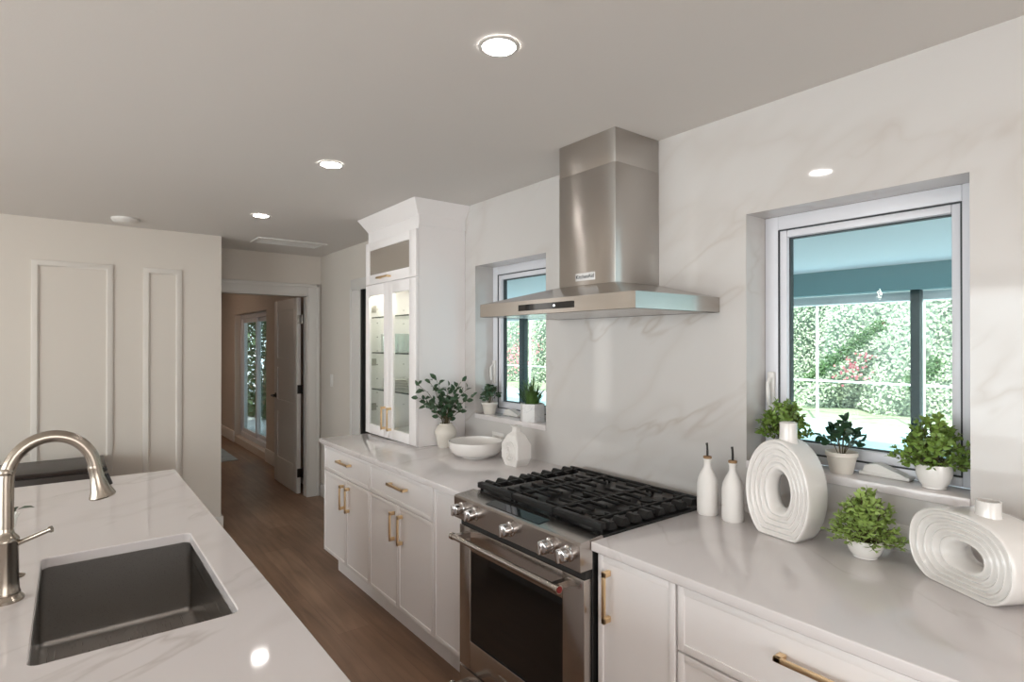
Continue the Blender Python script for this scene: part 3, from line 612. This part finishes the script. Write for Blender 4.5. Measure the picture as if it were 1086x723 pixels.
for x in (-2.0, -1.54): MB().lathe([(.032, 0), (.032, -.003), (.002, -.004)], (x, -.45, hz0 + .0125), 20).build('hood_light', M['hoodlens'], hd)
for k in range(3):
    x = -2.15 + k * .255
    f_ = MB().box(x, x + .25, -.41, -.05, hz0 + .004, hz0 + .011, .001)
    for j in range(9): f_.box(x + .02 + j * .0245, x + .03 + j * .0245, -.39, -.07, hz0 + .001, hz0 + .004)
    f_.build('filter', M['steel_x'], hd)
bd = MB().box(-1.825, -1.708, ky - .003, ky - .0002, 1.825, 1.858, .001).build('badge', M['badge'], hd)
tx = bpy.data.curves.new('lettering', 'FONT'); tx.body = 'KitchenAid'; tx.size = .024; tx.align_x = 'CENTER'; tx.align_y = 'CENTER'; tx.extrude = .0006
to = bpy.data.objects.new('lettering', tx); COL.objects.link(to)
dg = bpy.context.evaluated_depsgraph_get(); me = bpy.data.meshes.new_from_object(to.evaluated_get(dg)); bpy.data.objects.remove(to)
to = bpy.data.objects.new('lettering', me); COL.objects.link(to); me.materials.clear(); me.materials.append(M['black']); to.parent = bd
to.location = Vector((-1.7665, ky - .0036, 1.842)) - origin(bd); to.rotation_euler = (PI / 2, 0, 0)

# ------------------------------------------------------------------ ceiling fittings
def downlight(x, y, label):
    t = thing('recessed_downlight', label, 'ceiling light', (x, y, H), 'recessed ceiling lights')
    MB().lathe([(.062, -.001), (.062, -.004), (.050, -.006), (.049, -.003)], (x, y, H), 32, False).build('trim_ring', M['trim'], t)
    MB().lathe([(.049, -.0025), (.049, -.0035), (.001, -.0035)], (x, y, H), 28).build('lens', M['lamp'], t)
downlight(-1.375, -1.028, 'largest, nearest round recessed ceiling light, left of the hood chimney')
downlight(-2.792, -1.018, 'middle round recessed ceiling light of the row of three')
downlight(-4.205, -.995, 'farthest round recessed ceiling light, nearest the hall')
for x, y in ((0.04, -1.02), (1.45, -1.02)): downlight(x, y, 'round recessed ceiling light of the further rows, behind the viewer')
tag(MB().lathe([(.085, 0), (.085, -.012), (.072, -.028), (.05, -.034), (.002, -.036)], (-4.90, -1.73, H), 32).build('smoke_detector', M['plastic']), 'round white smoke detector on the ceiling near the panelled wall', 'smoke detector')
vg = thing('ceiling_vent', 'flat rectangular white return vent on the ceiling by the hall', 'vent', (-5.2, -.5, H))
ring(MB(), -5.32, -5.07, 0, 0, 0, 0, 0) if False else None
vb = MB(); vb.box(-5.34, -5.06, -.80, -.77, H - .010, H, .002).box(-5.34, -5.06, -.25, -.22, H - .010, H, .002).box(-5.34, -5.31, -.77, -.25, H - .010, H, .002).box(-5.09, -5.06, -.77, -.25, H - .010, H, .002)
vb.build('frame', M['trim'], vg)
vs = MB()
for k in range(12): vs.box(-5.305 + k * .018, -5.297 + k * .018, -.77, -.25, H - .008, H - .001)
vs.build('louvre', M['trim'], vg)
for x, y in ((-2.3, -4.0), (-3.75, -4.0)):
    t = thing('pendant_lamp', 'slim pendant lamp with a bare glowing bulb hanging across the room', 'pendant lamp', (x, y, H), 'pendant lamps across the room')
    MB().lathe([(.05, 0), (.05, -.015), (.002, -.02)], (x, y, H)).cyl((x, y, H - .02), (x, y, 2.13), .003, 8).build('cord', M['darkmetal'], t)
    MB().lathe([(.002, 2.15 - H), (.018, 2.145 - H), (.018, 2.10 - H), (.012, 2.095 - H)], (x, y, H), 16).build('socket', M['darkmetal'], t)
    MB().lathe([(.010, 2.095 - H), (.022, 2.06 - H), (.022, 2.02 - H), (.002, 1.99 - H)], (x, y, H), 16).build('bulb', M['bulb'], t)
def outlet(x, z, label, w=.118, h=.072):
    t = thing('wall_outlet', label, 'outlet', (x, -.001, z))
    p = MB().box(x - w / 2, x + w / 2, -.007, -.001, z - h / 2, z + h / 2, .002).build('plate', M['plastic'], t)
    for q in (-.028, .028):
        MB().box(x + q - .018, x + q + .018, -.0085, -.007, z - .016, z + .016, .001).build('socket', M['plastic'], t)
outlet(-2.78, .985, 'white wall outlet behind the white bowl, under the left window')
outlet(-.70, .96, 'white wall outlet behind the bright potted plant on the right counter')
sw = thing('light_switch', 'white light switch on the hall wall beside the door casing', 'switch', (-5.55, -.001, 1.19))
MB().box(-5.585, -5.515, -.006, -.001, 1.13, 1.25, .002).build('plate', M['plastic'], sw); MB().box(-5.565, -5.535, -.010, -.006, 1.16, 1.22, .001).build('rocker', M['plastic'], sw)

# ------------------------------------------------------------------ ceramic ring vases
def ring_vase(name, label, loc, rz, a, b, c, ha, hb, hc, dep, n, neck_x, neck_r, neck_top, N=72):
    def outline(t):
        ct, st = math.cos(t), math.sin(t)
        r = (abs(ct / a) ** n + abs(st / b) ** n) ** (-1 / n); x, z = r * ct, c + r * st
        if z < 0: k = c / (c - z); x, z = x * k, 0.0
        return x, z
    def hole(t): return ha * math.cos(t), hc + hb * math.sin(t)
    hd_ = dep / 2; prof = [(1.0, -.55), (1.0, .55), (.998, .85), (.985, .96), (.955, 1.0)]
    rid = 4
    NR = 8 * rid
    for k in range(NR + 1):
        f = k / NR; prof.append((.95 - f * .74, 1.0 - .26 * f - .095 * (1 - math.cos(2 * PI * rid * f))))
    prof += [(.17, .70), (.12, .56), (.07, .35), (.02, .14), (0, 0)]
    full = prof + [(w, -y) for w, y in prof[::-1]][1:]
    rings = []
    for w, y in full:
        rings.append([((lambda o, h: (h[0] + (o[0] - h[0]) * w, y * hd_, h[1] + (o[1] - h[1]) * w))(outline(2 * PI * k / N + .02), hole(2 * PI * k / N + .02))) for k in range(N)])
    mb = MB().loft(rings, True, False)
    bmesh.ops.remove_doubles(mb.bm, verts=mb.bm.verts[:], dist=1e-5)
    top = c + b
    mb.lathe([(neck_r * 1.25, top - .02), (neck_r, top + .004), (neck_r * .97, neck_top - .004), (neck_r, neck_top), (neck_r * .86, neck_top), (neck_r * .82, neck_top - .03), (.001, neck_top - .03)], (neck_x, 0, 0), 32, False)
    o = mb.build(name, M['ceramic'], sharp=65); o.location = loc; o.rotation_euler = (0, 0, rz); return tag(o, label, 'vase')
ring_vase('ring_vase', 'tall upright white ceramic ring vase with an oval hole, beside the oil bottles', (-.967, -.140, ZT), math.radians(-8.2), .118, .178, .145, .030, .056, .148, .105, 2.0, .012, .0275, .378)
ring_vase('ring_vase', 'wide low white ceramic ring vase at the right end of the counter', (-.447, -.166, ZT), math.radians(-29.4), .150, .108, .096, .040, .024, .088, .130, 2.5, .030, .0270, .240)

# ------------------------------------------------------------------ oil bottles
def bottle(x, y, label):
    t = thing('oil_bottle', label, 'bottle', (x, y, ZT), 'white oil bottles beside the range')
    MB().lathe([(.001, 0), (.034, 0), (.037, .004), (.038, .02), (.038, .112), (.0345, .134), (.024, .158), (.016, .172), (.0125, .182), (.0125, .200), (.0145, .203), (.0145, .208), (.002, .208)], (x, y, ZT), 36, False).build('body', M['matte'], t)
    MB().lathe([(.0145, .208), (.0155, .210), (.0155, .216), (.010, .218), (.002, .218)], (x, y, ZT), 20).build('cork', M['cork'], t)
    MB().tube([(x, y, ZT + .216), (x, y, ZT + .238), (x - .001, y, ZT + .255), (x - .003, y, ZT + .266)], [.0045, .0042, .004, .0045], 10).build('pourer', M['darkmetal'], t)
bottle(-1.266, -.135, 'white ceramic oil bottle with a metal pourer, nearer the range')
bottle(-1.162, -.135, 'white ceramic oil bottle with a metal pourer, nearer the tall ring vase')

# ------------------------------------------------------------------ plants
def pot(x, y, z, prof, m, par, name='pot'): return MB().lathe(prof, (x, y, z), 32, False).build(name, m, par)
def sprigs(c, n, spread, height, pairs, L, W, seed, droop=.35, stemr=.0011, width_bias=(1, 1)):
    R = random.Random(seed); st, fo = MB(), MB(); c = Vector(c)
    for i in range(n):
        a = 2 * PI * (i * .618 + R.uniform(-.05, .05)); rr = math.sqrt((i + .5) / n); sp = spread * rr * R.uniform(.8, 1.1)
        top = Vector((math.cos(a) * sp * width_bias[0], math.sin(a) * sp * width_bias[1], height * (1 - droop * rr * rr) * R.uniform(.85, 1.08)))
        pts = [c + Vector((top.x * .12, top.y * .12, -.005)), c + Vector((top.x * .35, top.y * .35, top.z * .5)), c + Vector((top.x * .72, top.y * .72, top.z * .88)), c + top]
        st.tube(pts, stemr, 5)
        for k in range(pairs):
            f = .3 + .7 * (k + 1) / pairs; f2 = f * (len(pts) - 1); j = min(int(f2), len(pts) - 2); p = pts[j].lerp(pts[j + 1], f2 - j); t = (pts[j + 1] - pts[j]).normalized()
            for s_ in (-1, 1):
                side = t.cross(Vector((R.uniform(-.4, .4), R.uniform(-.4, .4), 1))).normalized() * s_
                side.rotate(Matrix.Rotation(R.uniform(-.9, .9), 3, t))
                d = (side + t * R.uniform(.2, .8)).normalized(); nn = t.cross(side) * s_ + Vector((0, 0, .6))
                q = R.uniform(.75, 1.15); fo.leaf(p, d, nn, L * q, W * q, R.uniform(.0, .3))
        fo.leaf(pts[-1], (pts[-1] - pts[-2]), (R.uniform(-.5, .5), R.uniform(-.5, .5), 1), L, W)
    return st, fo
def potted(name, label, x, y, z, prof, potm, soilr, soilz, leafm, args):
    t = thing(name, label, 'potted plant', (x, y, z)); pot(x, y, z, prof, potm, t)
    MB().lathe([(soilr, soilz - .004), (soilr, soilz), (.001, soilz + .003)], (x, y, z), 20).build('soil', M['soil'], t)
    st, fo = sprigs((x, y, z + soilz), *args); st.build('stems', M['stem'], t); fo.build('foliage', leafm, t, fixn=False); return t
round_pot = lambda r, h: [(.001, 0), (r * .55, 0), (r * .66, h * .03), (r * .64, h * .09), (r * .85, h * .28), (r * .98, h * .58), (r, h * .82), (r * .97, h), (r * .90, h), (r * .90, h * .8), (.001, h * .78)]
taper_pot = lambda r, h: [(.001, 0), (r * .66, 0), (r * .70, h * .03), (r * .92, h * .78), (r * .94, h * .8), (r * 1.0, h * .82), (r, h), (r * .90, h), (r * .88, h * .86), (.001, h * .84)]
potted('potted_plant', 'bright green leafy plant in a round white pot on the right counter', -.722, -.145, ZT, round_pot(.049, .055), M['ceramic'], .043, .044, M['leaf_bright'], (95, .108, .150, 6, .0185, .0088, 3, .98))
potted('potted_plant', 'trailing green plant in a round white pot, right end of the large window sill', -.606, .058, ZS, round_pot(.048, .075), M['ceramic'], .042, .062, M['leaf_mid'], (70, .110, .150, 6, .021, .011, 8, .95, .0011, (1, .55)))
potted('potted_plant', 'small dark-leaved plant in a tapered white pot, middle of the large window sill', -.872, .058, ZS, taper_pot(.050, .073), M['stone'], .043, .060, M['leaf_dark'], (11, .058, .112, 3, .036, .021, 11, .6, .0014))
potted('potted_plant', 'green leafy plant in a white pot on the large sill, behind the tall ring vase', -1.070, .058, ZS, round_pot(.046, .07), M['ceramic'], .040, .058, M['leaf_mid'], (60, .105, .165, 6, .021, .011, 21, .7, .0011, (1, .55)))
potted('potted_plant', 'small dark-leaved plant in a tapered pot, left end of the left window sill', -2.958, .060, ZS, taper_pot(.052, .072), M['stone'], .044, .060, M['leaf_deep'], (12, .060, .125, 4, .030, .016, 31, .6, .0014))
# hexagonal planter with grass
hp = thing('grass_planter', 'spiky green grass in a hexagonal marble planter on the left window sill', 'potted plant', (-2.532, .058, ZS))
def hexring(r, z, inset=0): return [(-2.532 + (r - inset) * math.cos(PI / 6 + k * PI / 3), .058 + (r - inset) * math.sin(PI / 6 + k * PI / 3), ZS + z) for k in range(6)]
MB().loft([hexring(.073, 0), hexring(.073, .100), hexring(.065, .100), hexring(.065, .086)]).build('pot', M['hexmarble'], hp, sharp=20)
R = random.Random(4); gb = MB()
for i in range(300):
    a = R.uniform(0, 2 * PI); lean = R.uniform(.05, 1.15); L_ = R.uniform(.13, .20); base = Vector((-2.532 + .03 * math.cos(a) * lean, .058 + .03 * math.sin(a) * lean, ZS + .08))
    dx, dy = math.cos(a) * lean * (.74 if math.cos(a) > 0 else 1.3), math.sin(a) * lean * .24; w = Vector((-math.sin(a), math.cos(a), 0)) * R.uniform(.003, .005); pr = None
    for k in range(5):
        f = k / 4; p = base + Vector((dx * L_ * (f ** 1.3) * .95, dy * L_ * (f ** 1.3) * .95, L_ * f * (1 - .45 * lean * f))); cur = (p - w * (1 - f * .95), p + w * (1 - f * .95))
        if pr: gb.poly([pr[0], pr[1], cur[1], cur[0]])
        pr = cur
gb.build('foliage', M['blade'], hp, fixn=False)
# branches in a pitcher
pv = thing('branch_vase', 'cream stoneware vase holding dark green leafy branches beside the tall cabinet', 'vase', (-3.075, -.190, ZT))
MB().lathe([(.001, 0), (.046, 0), (.049, .004), (.051, .02), (.060, .055), (.068, .085), (.066, .105), (.052, .128), (.040, .138), (.041, .146), (.035, .146), (.033, .135), (.045, .11), (.04, .02), (.001, .01)], (-3.075, -.19, ZT), 36, False).build('vessel', M['stone'], pv)
R = random.Random(12); st, fo = MB(), MB(); c = Vector((-3.075, -.19, ZT + .10)); Rv = Vector((.61, .793, 0)); Fv = Vector((-.79, .61, 0))
tips = [(-.165, .30), (-.15, .22), (-.10, .33), (-.055, .33), (-.12, .17), (-.035, .25), (.02, .28), (.055, .25), (.10, .31), (.145, .27), (.175, .22), (.13, .15), (.07, .16), (-.08, .2), (.0, .18), (.04, .2), (-.04, .17)]
for u, v in tips:
    dep = R.uniform(-.07, .04) - (.03 if u > .1 else 0) - (.07 if u < -.09 else 0); tp = c + Rv * u * .95 + Fv * dep + Vector((.03, -.02, v * .98))
    m1 = c + Rv * u * .18 + Fv * dep * .2 + Vector((0, 0, v * .42)); m2 = c + Rv * u * .62 + Fv * dep * .7 + Vector((0, 0, v * .8)); pts = [c - Vector((0, 0, .05)), m1, m2, tp]
    st.tube(pts, [.0022, .0020, .0015, .0009], 6)
    for k in range(9):
        f = .33 + .67 * k / 8; f2 = f * 3; j = min(int(f2), 2); p = pts[j].lerp(pts[j + 1], f2 - j); t = (pts[j + 1] - pts[j]).normalized()
        side = Vector((R.uniform(-1, 1), R.uniform(-1, 1), R.uniform(-.3, .8))).normalized(); q = R.uniform(.75, 1.25)
        fo.leaf(p + side * .006, side + t * .5, (R.uniform(-1, 1) + .8, R.uniform(-1, 1) - .6, .6), .040 * q, .024 * q, R.uniform(.05, .4))
st.build('branch', M['stem'], pv); fo.build('foliage', M['leaf_deep'], pv, fixn=False)
# bowl
tag(MB().lathe([(.001, .004), (.068, .004), (.072, 0), (.080, 0), (.083, .006), (.122, .016), (.143, .036), (.152, .062), (.155, .088), (.154, .091), (.150, .090), (.146, .064), (.137, .042), (.112, .024), (.06, .014), (.001, .012)], (-2.705, -.215, ZT), 48, False).build('serving_bowl', M['ceramic']), 'wide glossy white bowl on the left counter below the window', 'bowl')
# faceted bottle vase with a spiral relief
fv = thing('faceted_vase', 'angular white ceramic bottle vase with a spiral relief, beside the range', 'vase', (-2.388, -.172, ZT))
X0, Y0 = -2.388, -.172
def oct_(hw, hd2, z, ch): return [(X0 + sx * (hw - (ch if m else 0)), Y0 + sy * (hd2 - (0 if m else ch)), ZT + z) for sx, sy, m in ((-1, -1, 1), (1, -1, 1), (1, -1, 0), (1, 1, 0), (1, 1, 1), (-1, 1, 1), (-1, 1, 0), (-1, -1, 0))]
MB().loft([oct_(.048, .040, 0, .004), oct_(.070, .048, .040, .005), oct_(.070, .048, .110, .005), oct_(.040, .034, .158, .006), oct_(.019, .019, .176, .006), oct_(.017, .017, .196, .006), oct_(.026, .026, .208, .009), oct_(.022, .022, .209, .008), oct_(.014, .014, .195, .005)]).build('body', M['matte'], fv, sharp=12)
sp_ = MB()
for rr in (.050, .038, .026, .014): sp_.tube([(X0 + rr * .95 * math.cos(2 * PI * k / 28), Y0 - .048, ZT + .075 + rr * math.sin(2 * PI * k / 28)) for k in range(29)], .0055, 8)
sp_.build('spiral_relief', M['matte'], fv)

# ------------------------------------------------------------------ outside: lanai, pool, cage, hedge
structure('ground', MB().box(-34, 14, .2, 7.2, -.25, -.05).box(-34, 14, 9.9, 10.6, -.25, -.05), M['paver'], 'pale paved lanai and pool deck')
structure('ground_lawn', MB().box(-34, 14, 10.6, 24, -.25, -.05), M['grass'], 'lawn beyond the pool cage')
tag(MB().box(-34, 14, 7.2, 9.9, -.25, -.09).build('swimming_pool', M['water']), 'light blue swimming pool outside beyond the lanai', 'pool')
structure('ceiling_lanai', MB().box(-20, 8, .2, 6.2, 2.54, 2.64), M['lanai'], 'pale aqua ceiling of the covered lanai')
tag(MB().box(-20, 8, 6.2, 6.42, 2.22, 2.64).build('lanai_beam', M['lanaibeam']), 'teal beam along the outer edge of the lanai', 'beam')
tag(MB().box(-20, 8, 6.43, 6.56, 2.10, 2.22, .01).box(-20, 8, 6.44, 6.66, 2.16, 2.19).build('rain_gutter', M['white_al']), 'white gutter line under the lanai beam outside', 'gutter')
for x, lab in ((-2.59, 'dark square lanai post seen through the large window'), (-10.4, 'dark square lanai post seen through the left window')):
    pw = .05 if x > -5 else .09
    t = thing('lanai_post', lab, 'post', (x, 6.3, -.05)); MB().box(x - pw, x + pw, 6.24, 6.36, -.05, 2.22, .004).build('shaft', M['bronze'], t); MB().box(x - pw - .03, x + pw + .03, 6.2, 6.4, -.05, -.03).build('base_plate', M['bronze'], t)
cg = thing('pool_cage', 'white aluminium screen frame around the pool outside', 'screen enclosure', (-5, 10, -.05))
for k in range(12):
    x = -18.35 + 1.84 * k; MB().box(x - .021, x + .021, 9.98, 10.02, -.05, 2.36, .004).build('post', M['white_al'], cg)
    MB().loft([[(x - .03, 10.0, 2.30), (x + .03, 10, 2.30), (x + .03, 10, 2.38), (x - .03, 10, 2.38)], [(x - .03, 8.2, 3.4), (x + .03, 8.2, 3.4), (x + .03, 8.2, 3.48), (x - .03, 8.2, 3.48)]]).build('rafter', M['white_al'], cg)
for z in (.80, 2.33): MB().box(-18.4, 2, 9.975, 10.025, z - .018, z + .018, .004).build('rail', M['white_al'], cg)
R = random.Random(77)
hg = thing('garden_hedge', 'tall sunlit green hedge beyond the pool', 'hedge', (-9, 13, -.05))
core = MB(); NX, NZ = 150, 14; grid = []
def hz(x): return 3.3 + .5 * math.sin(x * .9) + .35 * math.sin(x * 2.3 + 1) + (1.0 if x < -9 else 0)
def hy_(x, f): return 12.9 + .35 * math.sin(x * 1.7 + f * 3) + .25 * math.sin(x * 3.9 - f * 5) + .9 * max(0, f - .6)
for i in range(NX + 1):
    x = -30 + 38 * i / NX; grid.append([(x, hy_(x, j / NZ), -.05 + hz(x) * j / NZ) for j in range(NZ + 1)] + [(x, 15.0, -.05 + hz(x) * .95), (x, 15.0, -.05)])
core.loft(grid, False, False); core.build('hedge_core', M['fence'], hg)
fo = MB()
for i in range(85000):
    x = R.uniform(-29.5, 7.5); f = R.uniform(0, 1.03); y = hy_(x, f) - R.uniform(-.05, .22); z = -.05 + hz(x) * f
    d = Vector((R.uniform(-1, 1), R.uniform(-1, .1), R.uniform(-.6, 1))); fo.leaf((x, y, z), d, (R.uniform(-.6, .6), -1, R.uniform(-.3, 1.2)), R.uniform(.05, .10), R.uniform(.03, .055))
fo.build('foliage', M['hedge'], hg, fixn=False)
fl_ = MB()
for cx, cz, nn_ in ((-5.75, 1.0, 30), (-5.5, 1.3, 12), (-5.9, .7, 10), (-18.8, 1.0, 160), (-17.6, 1.4, 90)):
    for k in range(nn_):
        x = cx + R.gauss(0, .16 if cx > -10 else .6); z = cz + R.gauss(0, .10 if cx > -10 else .35); fl_.leaf((x, 12.45 + R.uniform(-.1, .1), z), (R.uniform(-1, 1), -.6, R.uniform(-1, 1)), (0, -1, 0), .07, .06)
fl_.build('blossom', M['pink'], hg, fixn=False)
gs = thing('garden_shrub', 'dark leafy shrub outside the far room window', 'shrub', (-13.6, 1.4, -.05))
sf = MB(); Rg = random.Random(9)
for i in range(7000):
    a = Rg.uniform(0, 2 * PI); q = Rg.uniform(-1, 1); rr = math.sqrt(max(0, 1 - q * q)); k = Rg.uniform(.8, 1.05)
    sf.leaf((-13.6 + 2.0 * rr * math.cos(a) * k, 1.45 + .95 * rr * math.sin(a) * k, 1.15 + 1.3 * q * k), (Rg.uniform(-1, 1), Rg.uniform(-1, 1), Rg.uniform(-.5, 1)), (Rg.uniform(-1, 1), -1, 1), .13, .06)
sf.build('foliage', M['leafage'], gs, fixn=False); MB().tube([(-13.6, 1.45, -.05), (-13.6, 1.45, .6), (-13.5, 1.45, 1.6)], [.09, .07, .03], 10).build('trunk', M['stem'], gs)
vn = thing('shade_bands', 'dark green vine standing in for slanting shade on the hedge outside', 'leafage', (-6, 12.0, 0))
vf = MB()  # dark leaves shaped as the slanting shade bands across the hedge
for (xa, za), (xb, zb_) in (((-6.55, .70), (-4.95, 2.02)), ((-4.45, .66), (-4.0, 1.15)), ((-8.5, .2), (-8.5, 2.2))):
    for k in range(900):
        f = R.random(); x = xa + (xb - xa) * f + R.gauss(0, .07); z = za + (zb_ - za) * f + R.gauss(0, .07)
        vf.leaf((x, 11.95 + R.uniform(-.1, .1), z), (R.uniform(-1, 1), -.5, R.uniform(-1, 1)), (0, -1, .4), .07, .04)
vf.build('foliage', M['leafage'], vn, fixn=False)
vt = MB()  # rods along the same shade bands
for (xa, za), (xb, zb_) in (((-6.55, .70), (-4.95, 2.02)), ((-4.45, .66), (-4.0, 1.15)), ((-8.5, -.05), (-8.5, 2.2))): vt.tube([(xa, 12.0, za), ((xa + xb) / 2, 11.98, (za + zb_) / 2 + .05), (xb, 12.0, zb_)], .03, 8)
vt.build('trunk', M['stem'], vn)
